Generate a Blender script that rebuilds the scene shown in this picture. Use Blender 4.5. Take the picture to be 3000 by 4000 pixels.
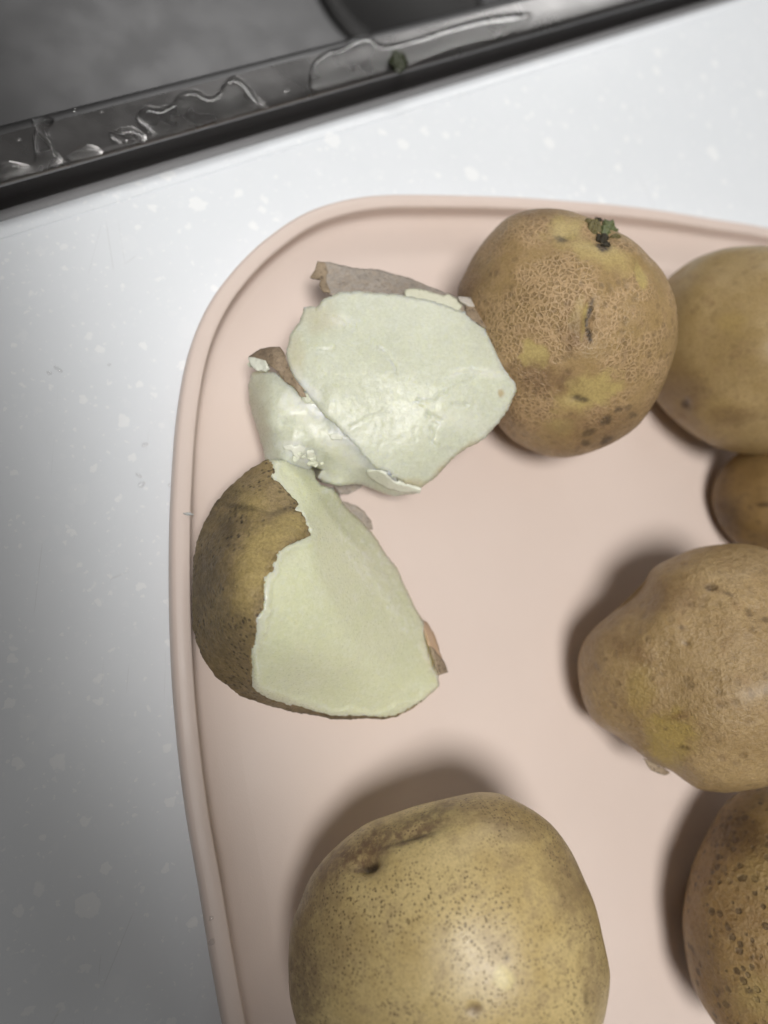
import bpy, bmesh, math, random
import numpy as np
from mathutils import Vector, Matrix, noise as mnoise
from mathutils.geometry import delaunay_2d_cdt

for o in list(bpy.data.objects):
    bpy.data.objects.remove(o, do_unlink=True)
scene = bpy.context.scene
COL = scene.collection
rng = np.random.RandomState(7)
random.seed(7)

def lin(r, g, b):
    f = lambda c: (c/255/12.92) if c/255 <= 0.04045 else ((c/255+0.055)/1.055)**2.4
    return (f(r), f(g), f(b), 1.0)

# ------------------------------------------------------------------ camera
# a phone held over the lower left of the tray, tilted towards the sink
SLOPE_X, SLOPE_Y, AXIS = 0.38, 0.22, 0.215
FWD = np.array([SLOPE_X, SLOPE_Y, -1.0]); FWD /= np.linalg.norm(FWD)
CAM = -FWD*AXIS
RIGHT = np.cross(FWD, [0, 1, 0]); RIGHT /= np.linalg.norm(RIGHT)
UP = np.cross(RIGHT, FWD)
TX, TY = 0.541, 0.7213
cam_data = bpy.data.cameras.new('camera')
cam = bpy.data.objects.new('camera', cam_data)
COL.objects.link(cam)
cam.matrix_world = Matrix(((RIGHT[0], UP[0], -FWD[0], CAM[0]),
                           (RIGHT[1], UP[1], -FWD[1], CAM[1]),
                           (RIGHT[2], UP[2], -FWD[2], CAM[2]),
                           (0, 0, 0, 1)))
cam_data.sensor_fit = 'VERTICAL'
cam_data.sensor_height = 36.0
cam_data.lens = 18.0/TY
cam_data.clip_start = 0.005
cam_data.clip_end = 20
cam_data.dof.use_dof = True
cam_data.dof.focus_distance = 0.170
cam_data.dof.aperture_fstop = 6.8
scene.camera = cam

# ------------------------------------------------------------------ light
world = bpy.data.worlds.new('World'); scene.world = world
world.use_nodes = True
bg = world.node_tree.nodes['Background']
bg.inputs[0].default_value = (1.0, 0.955, 0.91, 1)
bg.inputs[1].default_value = 0.115

def look(o, target):
    d = Vector(target) - o.location
    o.rotation_euler = d.to_track_quat('-Z', 'Y').to_euler()

# ceiling lamp: a round cluster of LED spots behind the photographer, beam cut at the near left to imitate the phone's shadow
kd = -FWD + 0.17*RIGHT - 0.01*UP; kd /= np.linalg.norm(kd)
KEY_AT, KEY_AIM = kd*1.3, np.array([0.57, 0.32, 0.0])
EDGE_AT = np.array([-0.071, -0.014, 0.0])          # beam ends here, standing in for the edge of the phone's shadow
LED_R, LED_HALF, LED_BLEND, LED_POWER = 0.20, math.radians(29.6), 0.22, 61.0
ku = np.cross(kd, [0, 1, 0]); ku /= np.linalg.norm(ku); kv = np.cross(kd, ku)
leds = [(a+b*0.5, b*math.sqrt(3)/2) for a in range(-4, 5) for b in range(-3, 4) if math.hypot(a+b*0.5, b*math.sqrt(3)/2) < 3.05]
ld = bpy.data.lights.new('ceiling_lamp', 'SPOT')
ld.energy = LED_POWER/len(leds); ld.color = (1.0, 0.975, 0.94)
ld.shadow_soft_size = 0.028
ld.spot_size = 2*LED_HALF; ld.spot_blend = LED_BLEND
half = math.acos(math.cos(LED_HALF)+(1-math.cos(LED_HALF))*0.5*LED_BLEND)
for a, b in leds:
    o = bpy.data.objects.new('ceiling_lamp', ld); COL.objects.link(o)
    p = KEY_AT+(ku*a+kv*b)*LED_R/3
    dm = EDGE_AT-p; dm /= np.linalg.norm(dm)
    n = KEY_AIM-p; n -= dm*(n@dm); n /= np.linalg.norm(n)
    o.location = Vector(p)
    look(o, tuple(p+dm*math.cos(half)+n*math.sin(half)))

# tube lamp under the wall cabinet, over the far side of the sink
la = bpy.data.lights.new('cabinet_lamp', 'AREA')
la.shape = 'RECTANGLE'; la.size = 0.8; la.size_y = 0.06; la.energy = 2.2; la.color = (1.0, 0.985, 0.96)
strip_lamp = bpy.data.objects.new('cabinet_lamp', la); COL.objects.link(strip_lamp)
strip_lamp.location = (0.12, 0.85, 0.40)
look(strip_lamp, (0.06, 0.08, 0))
strip_lamp['label'] = 'tube lamp under the wall cabinet'; strip_lamp['category'] = 'lamp'

vs = scene.view_settings
vs.view_transform = 'Standard'; vs.look = 'None'; vs.exposure = 0.0; vs.gamma = 1.0
vs.use_curve_mapping = False
scene.cycles.use_denoising = True
scene.cycles.max_bounces = 6
scene.cycles.use_adaptive_sampling = True
scene.cycles.adaptive_threshold = 0.03

# ------------------------------------------------------------------ picture <-> place (survey helpers)
def rays(S):
    S = np.atleast_2d(np.asarray(S, float))
    a = (S[:, 0]/3000*2-1)*TX
    b = (1-S[:, 1]/4000*2)*TY
    return FWD + a[:, None]*RIGHT + b[:, None]*UP

def at(S, z):
    d = rays(S)
    t = (np.asarray(z, float)-CAM[2])/d[:, 2]
    return CAM + d*t[:, None]

def proj(P):
    q = P-CAM
    w = q@FWD
    return np.stack([((q@RIGHT)/w/TX+1)*1500, (1-(q@UP)/w/TY)*2000], 1)

def crop(pts, x0, y0, k):
    p = np.asarray(pts, float)
    return np.stack([x0+p[:, 0]/k, y0+p[:, 1]/k], 1)
c1 = lambda p: crop(p, 0, 0, 1.106)
c2 = lambda p: crop(p, 1500, 0, 1.106)
c3 = lambda p: crop(p, 900, 950, 1.3825)
c4 = lambda p: crop(p, 650, 1750, 1.3825)
c5 = lambda p: crop(p, 1750, 750, 1.3272)
c6 = lambda p: crop(p, 2100, 1650, 0.9411)
c7 = lambda p: crop(p, 700, 2900, 0.9217)
c8 = lambda p: crop(p, 0, 800, 0.6911)

def spline(P, step, closed=True):
    P = np.asarray(P, float); n = len(P); out = []
    rngi = range(n) if closed else range(n-1)
    for i in rngi:
        if closed:
            p0, p1, p2, p3 = P[i-1], P[i], P[(i+1) % n], P[(i+2) % n]
        else:
            p0, p1, p2, p3 = P[max(i-1, 0)], P[i], P[i+1], P[min(i+2, n-1)]
        m = max(1, int(np.linalg.norm(p2-p1)/step))
        for j in range(m):
            t = j/m
            out.append(0.5*((2*p1)+(-p0+p2)*t+(2*p0-5*p1+4*p2-p3)*t*t+(-p0+3*p1-3*p2+p3)*t**3))
    if not closed:
        out.append(P[-1])
    return np.array(out)

def linear(P, step, closed=True):
    P = np.asarray(P, float); n = len(P); out = []
    for i in range(n if closed else n-1):
        p1, p2 = P[i], P[(i+1) % n]
        m = max(1, int(np.linalg.norm(p2-p1)/step))
        for j in range(m):
            out.append(p1+(p2-p1)*j/m)
    if not closed:
        out.append(P[-1])
    return np.array(out)

def ragged(P, amp, seed=0, closed=True, freq=0.05):
    P = np.asarray(P, float)
    T = np.roll(P, -1, 0)-np.roll(P, 1, 0)
    N = np.stack([T[:, 1], -T[:, 0]], 1); N /= np.maximum(np.linalg.norm(N, axis=1), 1e-9)[:, None]
    h = np.array([mnoise.noise((p[0]*freq, p[1]*freq, seed*7.3)) + 0.6*mnoise.noise((p[0]*freq*3, p[1]*freq*3, seed*3.1+50)) for p in P])
    if not closed:
        h[0] = h[-1] = 0
    return P+N*(h*amp)[:, None]

def inside(pts, poly):
    x, y = pts[:, 0], pts[:, 1]
    r = np.zeros(len(pts), bool)
    px, py = poly[:, 0], poly[:, 1]
    j = len(poly)-1
    for i in range(len(poly)):
        c = ((py[i] > y) != (py[j] > y))
        if c.any():
            xx = (px[j]-px[i])*(y-py[i])/(py[j]-py[i]+1e-12)+px[i]
            r ^= c & (x < xx)
        j = i
    return r

def fbm(P, scale, seed=0, octv=4):
    return np.array([mnoise.fractal((p[0]*scale+seed, p[1]*scale-seed, p[2]*scale+2*seed), 0.9, 2.1, octv) for p in P])

class Height:
    """smooth height surface through survey points (thin-plate spline), heights in metres"""
    def __init__(self, pts):
        p = np.asarray(pts, float)
        self.c = p[:, :2]/1000
        n = len(p)
        K = self.k(self.c, self.c)+1e-4*np.eye(n)
        Q = np.hstack([np.ones((n, 1)), self.c])
        A = np.block([[K, Q], [Q.T, np.zeros((3, 3))]])
        self.w = np.linalg.solve(A, np.concatenate([p[:, 2], np.zeros(3)]))
    @staticmethod
    def k(a, b):
        r2 = ((a[:, None]-b[None])**2).sum(-1)
        return np.where(r2 > 1e-12, 0.5*r2*np.log(r2+1e-12), 0)
    def __call__(self, S):
        s = np.asarray(S)/1000
        return self.k(s, self.c)@self.w[:len(self.c)] + np.hstack([np.ones((len(s), 1)), s])@self.w[len(self.c):]

def cdt(outline, spacing, extra_edges=None, seed=0):
    """triangulate a picture-plane outline with a jittered inner grid"""
    r = np.random.RandomState(seed)
    lo, hi = outline.min(0), outline.max(0)
    gx, gy = np.meshgrid(np.arange(lo[0], hi[0], spacing), np.arange(lo[1], hi[1], spacing))
    g = np.stack([gx.ravel(), gy.ravel()], 1)
    g += r.uniform(-.3, .3, g.shape)*spacing
    g = g[inside(g, outline)]
    b = np.concatenate([outline]+([extra_edges] if extra_edges is not None else []))
    keep = np.ones(len(g), bool)
    for i in range(0, len(g), 2000):
        d = ((g[i:i+2000, None]-b[None])**2).sum(-1).min(1)
        keep[i:i+2000] = d > (0.45*spacing)**2
    g = g[keep]
    n = len(outline)
    vs_ = [Vector(p) for p in outline]; edges = []
    if extra_edges is not None:
        k0 = len(vs_)
        vs_ += [Vector(p) for p in extra_edges]
        edges = [(k0+i, k0+i+1) for i in range(len(extra_edges)-1)]
    vs_ += [Vector(p) for p in g]
    V, E, F, ov, oe, of = delaunay_2d_cdt(vs_, edges, [list(range(n))], 1, 1e-4)
    V = np.array([tuple(v) for v in V])
    F = np.array([f for f in F if len(f) == 3])
    a = V[F[:, 1]]-V[F[:, 0]]; c = V[F[:, 2]]-V[F[:, 0]]
    flip = (a[:, 0]*c[:, 1]-a[:, 1]*c[:, 0]) > 0        # picture y runs down
    F[flip] = F[flip][:, ::-1]
    # boundary loop
    cnt = {}
    for f in F:
        for i in range(3):
            e = (f[i], f[(i+1) % 3]); cnt[e] = 1
    nxt = {e[0]: e[1] for e in cnt if (e[1], e[0]) not in cnt}
    start = next(iter(nxt)); loop = [start]; cur = nxt[start]
    while cur != start and len(loop) < len(nxt)+2:
        loop.append(cur); cur = nxt.get(cur, start)
    return V, F, loop

# ------------------------------------------------------------------ object helpers
def link(o, parent=None):
    COL.objects.link(o)
    if parent is not None:
        o.parent = parent
        o.matrix_parent_inverse = Matrix.Translation(-parent.location)
    return o

def mesh_obj(name, V, F, mat, parent=None, base=None, smooth=True, sharp=None, attrs=None):
    V = np.asarray(V, float)
    loc = np.zeros(3)
    if base is not None:
        loc = np.asarray(base, float)
    me = bpy.data.meshes.new(name)
    me.from_pydata([tuple(v) for v in (V-loc)], [], [tuple(int(i) for i in f) for f in F])
    if smooth:
        me.polygons.foreach_set('use_smooth', np.ones(len(me.polygons), bool))
    if attrs:
        for k, a in attrs.items():
            at_ = me.attributes.new(k, 'FLOAT', 'POINT')
            at_.data.foreach_set('value', np.asarray(a, np.float32))
    me.update()
    me.validate()
    if sharp is not None:
        me.set_sharp_from_angle(angle=math.radians(sharp))
    if mat is not None:
        me.materials.append(mat)
    o = bpy.data.objects.new(name, me)
    o.location = loc
    COL.objects.link(o)
    if parent is not None:
        o.parent = parent
        o.matrix_parent_inverse = Matrix.Translation(-parent.location)
    return o

def tag(o, label, cat, group=None):
    o['label'] = label; o['category'] = cat
    if group:
        o['group'] = group
    return o

def thing(name, label, cat, loc, group=None):
    o = bpy.data.objects.new(name, None); COL.objects.link(o)
    o.empty_display_size = 0.01
    o.location = loc
    return tag(o, label, cat, group)

# ------------------------------------------------------------------ material helper
class NT:
    def __init__(self, name):
        self.m = bpy.data.materials.new(name); self.m.use_nodes = True
        self.t = self.m.node_tree; self.t.nodes.clear()
        self.out = self.n('ShaderNodeOutputMaterial')
        self.p = self.n('ShaderNodeBsdfPrincipled')
        self.t.links.new(self.p.outputs[0], self.out.inputs[0])
        tc = self.n('ShaderNodeTexCoord')
        mp = self.n('ShaderNodeMapping'); mp.inputs['Scale'].default_value = (1000,)*3   # work in millimetres
        self.t.links.new(tc.outputs['Object'], mp.inputs[0]); self.co = mp.outputs[0]
    def n(self, t, **k):
        x = self.t.nodes.new(t)
        for a, v in k.items(): setattr(x, a, v)
        return x
    def put(self, sock, v):
        if hasattr(v, 'is_linked') or isinstance(v, bpy.types.NodeSocket): self.t.links.new(v, sock)
        else:
            try: sock.default_value = v
            except Exception: sock.default_value = (v, v, v)
    def noise(self, scale, detail=4, rough=0.55, dist=0.0, co=None):
        x = self.n('ShaderNodeTexNoise'); self.put(x.inputs['Vector'], co or self.co)
        x.inputs['Scale'].default_value = scale; x.inputs['Detail'].default_value = min(detail, 3)
        x.inputs['Roughness'].default_value = rough; x.inputs['Distortion'].default_value = dist
        return x.outputs['Fac']
    def voro(self, scale, feature='F1', out='Distance', co=None, rnd=1.0):
        x = self.n('ShaderNodeTexVoronoi', feature=feature); self.put(x.inputs['Vector'], co or self.co)
        x.inputs['Scale'].default_value = scale
        x.inputs['Randomness'].default_value = rnd
        return x.outputs[out]
    def warp(self, scale, amt):
        x = self.n('ShaderNodeTexNoise'); self.put(x.inputs['Vector'], self.co); x.inputs['Scale'].default_value = scale
        s = self.n('ShaderNodeVectorMath', operation='SUBTRACT'); self.put(s.inputs[0], x.outputs['Color']); s.inputs[1].default_value = (.5, .5, .5)
        m = self.n('ShaderNodeVectorMath', operation='SCALE'); self.put(m.inputs[0], s.outputs[0]); m.inputs['Scale'].default_value = amt
        a = self.n('ShaderNodeVectorMath', operation='ADD'); self.put(a.inputs[0], self.co); self.put(a.inputs[1], m.outputs[0])
        return a.outputs[0]
    def stretch(self, s, rot=(0, 0, 0)):
        m = self.n('ShaderNodeMapping'); self.put(m.inputs[0], self.co); m.inputs['Scale'].default_value = s; m.inputs['Rotation'].default_value = rot
        return m.outputs[0]
    def ramp(self, v, a, b, lo=0.0, hi=1.0):
        x = self.n('ShaderNodeMapRange', interpolation_type='SMOOTHSTEP'); self.put(x.inputs[0], v)
        for i, q in enumerate((a, b, lo, hi)): x.inputs[i+1].default_value = q
        return x.outputs[0]
    def math(self, op, a, b=0.0, clamp=False):
        x = self.n('ShaderNodeMath', operation=op, use_clamp=clamp); self.put(x.inputs[0], a); self.put(x.inputs[1], b)
        return x.outputs[0]
    def mix(self, f, a, b, blend='MIX'):
        x = self.n('ShaderNodeMix', data_type='RGBA', blend_type=blend)
        self.put(x.inputs[0], f); self.put(x.inputs[6], a); self.put(x.inputs[7], b)
        return x.outputs[2]
    def attr(self, name):
        x = self.n('ShaderNodeAttribute'); x.attribute_name = name
        return x.outputs['Fac']
    def bump(self, h, dist, strength=1.0, normal=None):
        x = self.n('ShaderNodeBump'); self.put(x.inputs['Height'], h); x.inputs['Distance'].default_value = dist*0.001   # millimetres
        x.inputs['Strength'].default_value = strength
        if normal is not None: self.t.links.new(normal, x.inputs['Normal'])
        return x.outputs[0]
    def set(self, **k):
        for a, v in k.items():
            self.put(self.p.inputs[a.replace('_', ' ')], v)

# ------------------------------------------------------------------ materials of the setting
def mat_counter():
    m = NT('speckled_stone')
    w = m.warp(0.55, 2.6)
    base = m.mix(m.noise(0.05, 3), lin(228, 233, 238), lin(234, 238, 243))
    col = base
    for sc, th, sd in ((0.12, 0.62, 1), (0.28, 0.6, 2), (0.7, 0.62, 3)):
        x = m.n('ShaderNodeTexVoronoi', feature='F1'); m.put(x.inputs['Vector'], w); x.inputs['Scale'].default_value = sc
        sep = m.n('ShaderNodeSeparateColor'); m.put(sep.inputs[0], x.outputs['Color'])
        pick = m.ramp(sep.outputs[0], th, th+.02)
        rad = m.math('MULTIPLY_ADD', sep.outputs[1], 0.26); rad_n = rad.node; rad_n.inputs[2].default_value = 0.14
        d = m.math('SUBTRACT', rad, x.outputs['Distance'])
        blob = m.math('MULTIPLY', m.ramp(d, 0, 0.05), pick)
        col = m.mix(m.math('MULTIPLY', blob, m.ramp(sep.outputs[2], 0, 1, .08, .55)), col, lin(250, 252, 253))
    # faint knife scratches
    sc = m.voro(0.05, 'DISTANCE_TO_EDGE', co=m.stretch((1.6, .25, 1), (0, 0, math.radians(-48))))
    cut = m.math('MULTIPLY', m.ramp(sc, 0.0, 0.006, 1, 0), m.ramp(m.noise(0.05, 2), .55, .62))
    col = m.mix(m.math('MULTIPLY', cut, .14), col, lin(120, 116, 112))
    m.set(Base_Color=col, Roughness=0.33, Specular_IOR_Level=0.45)
    return m.m

def mat_steel(name='brushed_steel', r0=.24, r1=.34, c0=(126, 125, 125), c1_=(144, 143, 143)):
    m = NT(name)
    st = m.noise(1.0, 4, co=m.stretch((0.15, 6, 6), (0, 0, math.radians(-18))))
    m.set(Base_Color=m.mix(st, lin(*c0), lin(*c1_)), Metallic=1.0,
          Roughness=m.ramp(m.noise(.05, 3), .3, .7, r0, r1))
    m.set(Normal=m.bump(m.math('ADD', m.math('MULTIPLY', st, .02), m.noise(.03, 2)), 0.03))
    return m.m

def mat_tray():
    m = NT('pink_plastic')
    n1 = m.noise(2.2, 2, co=m.stretch((2.0, 0.8, 1)))
    col = m.mix(m.noise(.02, 3), lin(217, 200, 190), lin(223, 207, 198))
    m.set(Base_Color=col, Roughness=m.ramp(m.noise(.05, 4), .3, .7, .36, .5), Specular_IOR_Level=.45)
    m.set(Normal=m.bump(n1, 0.035))
    return m.m

def mat_water():
    m = NT('water')
    m.set(Base_Color=(1, 1, 1, 1), Roughness=0.02, IOR=1.333, Transmission_Weight=1.0)
    return m.m

def mat_plain(name, c, rough=.5, sss=0.0):
    m = NT(name)
    m.set(Base_Color=m.mix(m.noise(2.0, 3), c, tuple(x*.7 for x in c[:3])+(1,)), Roughness=rough)
    if sss: m.set(Subsurface_Weight=sss, Subsurface_Radius=(.002, .0018, .001), Subsurface_Scale=1.0)
    m.set(Normal=m.bump(m.noise(3, 4), .12))
    return m.m

def mat_drop():
    m = NT('water_bead')
    tr = m.n('ShaderNodeBsdfTransparent'); gl = m.n('ShaderNodeBsdfGlossy'); gl.inputs['Roughness'].default_value = .12
    fr = m.n('ShaderNodeLayerWeight'); fr.inputs['Blend'].default_value = .12
    mx = m.n('ShaderNodeMixShader')
    m.t.links.new(m.math('MULTIPLY_ADD', fr.outputs['Facing'], .35), mx.inputs[0]); mx.inputs[0].links[0].from_node.inputs[2].default_value = .16; m.t.links.new(tr.outputs[0], mx.inputs[1]); m.t.links.new(gl.outputs[0], mx.inputs[2])
    m.t.links.new(mx.outputs[0], m.out.inputs[0])
    return m.m
M_DROP = mat_drop()
M_STEEL_R = mat_steel('matte_steel', .40, .46, (88, 88, 89), (106, 106, 107))
M_COUNTER, M_STEEL, M_TRAY, M_WATER = mat_counter(), mat_steel(), mat_tray(), mat_water()

# ------------------------------------------------------------------ counter and sink
A0, A1 = at([(0, 931)], 0)[0], at([(2947, 9)], 0)[0]
E_ = (A1-A0); E_[2] = 0; E_ /= np.linalg.norm(E_)
N_ = np.array([-E_[1], E_[0], 0.0])
if N_[1] < 0: N_ = -N_
dist = lambda S, z: (at([S], z)[0]-A0)@N_
print('sink distances mm', [round(1000*dist(s, 0.002), 1) for s in ((0, 470), (904, 253), (0, 796), (1500, 335), (0, 880), (1500, 108))])

def strip(profile, s0, s1, n=2):
    V, F = [], []
    for i in range(n):
        s = s0+(s1-s0)*i/(n-1)
        for d, z in profile:
            p = A0+E_*s+N_*d; V.append((p[0], p[1], z))
    k = len(profile)
    for i in range(n-1):
        for j in range(k-1):
            a = i*k+j
            F.append((a, a+k, a+k+1, a+1))
    return V, F

edge = [(-0.75, -0.02), (-0.75, 0), (-0.30, 0), (-0.003, 0), (-0.0006, 0), (-0.0003, -0.00025), (0.0, 0)]
edge += [(0.0062*t, -0.0030*t**2.2) for t in np.linspace(0.08, 1, 12)]+[(0.0062, -0.02)]
V, F = strip(edge, -0.6, 0.9, 2)
o = mesh_obj('countertop', np.array(V), F, M_COUNTER, sharp=30)
o['kind'] = 'structure'

D_EDGE = 0.0288
sink = thing('kitchen_sink', 'wet stainless steel kitchen sink let into the white speckled counter', 'sink', tuple(A0+N_*0.2))
V, F = strip([(0.0050, -0.0034)]+[(0.0072-0.0022*math.cos(a), -0.0040+0.0020*math.sin(a)) for a in np.linspace(0.3, math.pi-0.2, 10)]+[(0.0094, -0.0060)], -0.5, 0.8, 2)
mesh_obj('edge_shade_bead', V, F, mat_plain('edge_shade_grey', lin(138, 138, 140), .4), sink)  # added grey bead; its colour imitates shading where the counter edge falls away
V, F = strip([(0.0090, -0.0060), (0.0098, -0.0066), (0.0106, -0.0068), (0.0112, -0.0058), (0.0116, -0.002), (0.0118, 0.0030)], -0.5, 0.8, 2)
mesh_obj('groove_shade', V, F, mat_plain('groove_shade_dark', lin(62, 60, 60), .6), sink)  # added strip; its dark colour stands in for shade in the groove
RIMP = [(0.0117, 0.0026), (0.0119, 0.0034), (0.0126, 0.0041), (0.0140, 0.0043), (0.0200, 0.0041), (D_EDGE-0.004, 0.0040)]
V, F = strip(RIMP, -0.5, 0.8, 2)
rim = mesh_obj('sink_rim', V, F, M_STEEL, sink)
wall = [(D_EDGE-0.004, 0.0040), (D_EDGE-0.0015, 0.0036), (D_EDGE-0.0003, 0.0022), (D_EDGE, 0.0)]
for k in range(8):
    a = k/7*math.pi/2
    wall.append((D_EDGE+0.006+0.035*(1-math.cos(a)), -0.13-0.035*math.sin(a)) if k else (D_EDGE+0.006, -0.13))
wall += [(D_EDGE+0.45, -0.168)]
for k in range(1, 8):
    a = k/7*math.pi/2
    wall.append((D_EDGE+0.45+0.035*math.sin(a), -0.168+0.035*(1-math.cos(a))))
wall.append((D_EDGE+0.49, 0.004))
V, F = strip(wall, -0.5, 0.8, 2)
mesh_obj('basin', V, F, M_STEEL_R, sink)
dc = at([(1560, -40)], -0.166)[0]
V, F = [], []
for (r_, z_) in [(0.062, -0.1675), (0.062, -0.163), (0.058, -0.161), (0.050, -0.161), (0.046, -0.164), (0.0, -0.1645)]:
    for q in range(48):
        t = 2*math.pi*q/48; V.append((dc[0]+r_*math.cos(t), dc[1]+r_*math.sin(t), z_))
for a in range(5):
    for q in range(48): F.append((a*48+q, a*48+(q+1) % 48, (a+1)*48+(q+1) % 48, (a+1)*48+q))
mesh_obj('drain', V, F, mat_plain('black_rubber', lin(24, 23, 23), .5), sink)

# ------------------------------------------------------------------ tray
ZR, ZF = 0.0105, 0.0032           # rim top, floor
outer = np.concatenate([
    c8([(600, 2212), (590, 2150), (570, 2050), (550, 1920), (530, 1800), (511, 1700), (496, 1600), (484, 1500), (474, 1400), (466, 1300), (459, 1150), (457, 1050), (457, 950), (459, 830), (464, 740), (468, 660), (473, 600), (480, 540), (490, 480), (503, 410), (522, 350), (547, 290), (581, 235)]),
    c1([(1060, 1106), (1150, 1030), (1250, 955), (1350, 905), (1450, 875), (1550, 855)]),
    c2([(0, 845), (200, 846), (400, 850), (600, 858), (800, 873), (1000, 890), (1200, 915), (1400, 948), (1659, 990)])])
ow = at(outer, 0.0085)[:, :2]
print('tray ends', ow[0], ow[-1])
t_end = ow[-1]-ow[-3]; t_end /= np.linalg.norm(t_end)
t_st = ow[0]-ow[2]; t_st /= np.linalg.norm(t_st)
far = [ow[-1]+t_end*0.06+np.array([0, -.004]), ow[-1]+t_end*0.11+np.array([.0, -.02]), ow[-1]+t_end*0.14+np.array([.005, -.055]),
       ow[-1]+np.array([.15, -.14]), ow[-1]+np.array([.145, -.26]), ow[0]+np.array([.25, -.11]), ow[0]+np.array([.17, -.135]),
       ow[0]+t_st*.12+np.array([.03, 0]), ow[0]+t_st*.06+np.array([.004, 0])]
path = spline(np.vstack([ow, far]), 0.0025)
for _ in range(6):
    path = (np.roll(path, 1, 0)+2*path+np.roll(path, -1, 0))/4
T = np.roll(path, -1, 0)-np.roll(path, 1, 0); T /= np.linalg.norm(T, axis=1)[:, None]
IN = np.stack([T[:, 1], -T[:, 0]], 1)           # path runs clockwise: inward is to its right
prof = [(9, 0.3), (1.6, 0.0), (0.9, 0.5), (0.75, 4.2), (0.55, 4.6), (0.1, 4.9), (0.0, 6.0), (0.05, 8.0), (0.35, 9.5), (0.9, 10.2), (1.6, 10.5), (3.2, 10.6), (4.5, 10.5),
        (4.85, 10.35), (5.05, 10.0), (5.1, 9.5), (5.1, 8.6), (5.08, 7.5), (5.05, 6.2), (5.25, 5.0), (6.0, 4.15), (7.8, 3.65), (10.5, 3.35), (16, 3.2)]
V, F = [], []
k, n = len(prof), len(path)
for i in range(n):
    for d, z in prof:
        p = path[i]+IN[i]*d*0.001
        V.append((p[0], p[1], z*0.001))
for i in range(n):
    i2 = (i+1) % n
    for j in range(k-1):
        F.append((i*k+j, i*k+j+1, i2*k+j+1, i2*k+j))
F.append([i*k+k-1 for i in range(n)])
F.append([i*k for i in range(n)][::-1])
tray_base = np.append(path.mean(0), 0)
tray = thing('serving_tray', 'shallow pale pink plastic tray with a raised rounded rim holding the potatoes', 'tray', tuple(tray_base))
NF = len(F)
cut = [f for f in F[:-2]]
mesh_obj('rim', V, cut, M_TRAY, tray, sharp=38)
mesh_obj('tray_floor', [V[i*k+k-1] for i in range(n)]+[V[i*k] for i in range(n)], [list(range(n)), list(range(n, 2*n))[::-1]], M_TRAY, tray, smooth=False)

# ------------------------------------------------------------------ whole potatoes
def icosphere(sub):
    bm = bmesh.new(); bmesh.ops.create_icosphere(bm, subdivisions=sub, radius=1)
    bm.verts.ensure_lookup_table()
    V = np.array([v.co[:] for v in bm.verts]); F = np.array([[v.index for v in f.verts] for f in bm.faces])
    bm.free(); V /= np.linalg.norm(V, axis=1)[:, None]
    return V, F
ICO = icosphere(7)

def blob_mask(S, front, items, seed, warp=14.0, W=None):
    m = np.zeros(len(S))
    nx = np.array([mnoise.noise((s[0]*.02, s[1]*.02, seed)) for s in S]) if len(items) else 0
    nx2 = np.array([mnoise.noise((s[0]*.07, s[1]*.07, seed+9)) for s in S]) if len(items) else 0
    for (u, v, ru, rv, ang, soft, st) in items:
        c, s = math.cos(math.radians(ang)), math.sin(math.radians(ang))
        dx, dy = S[:, 0]-u, S[:, 1]-v
        a, b = (dx*c+dy*s)/ru, (-dx*s+dy*c)/rv
        r = np.sqrt(a*a+b*b)+(nx*.45+nx2*.25)
        m = np.maximum(m, st*np.clip((1-r)/soft+.5, 0, 1))
    return m*front

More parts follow.
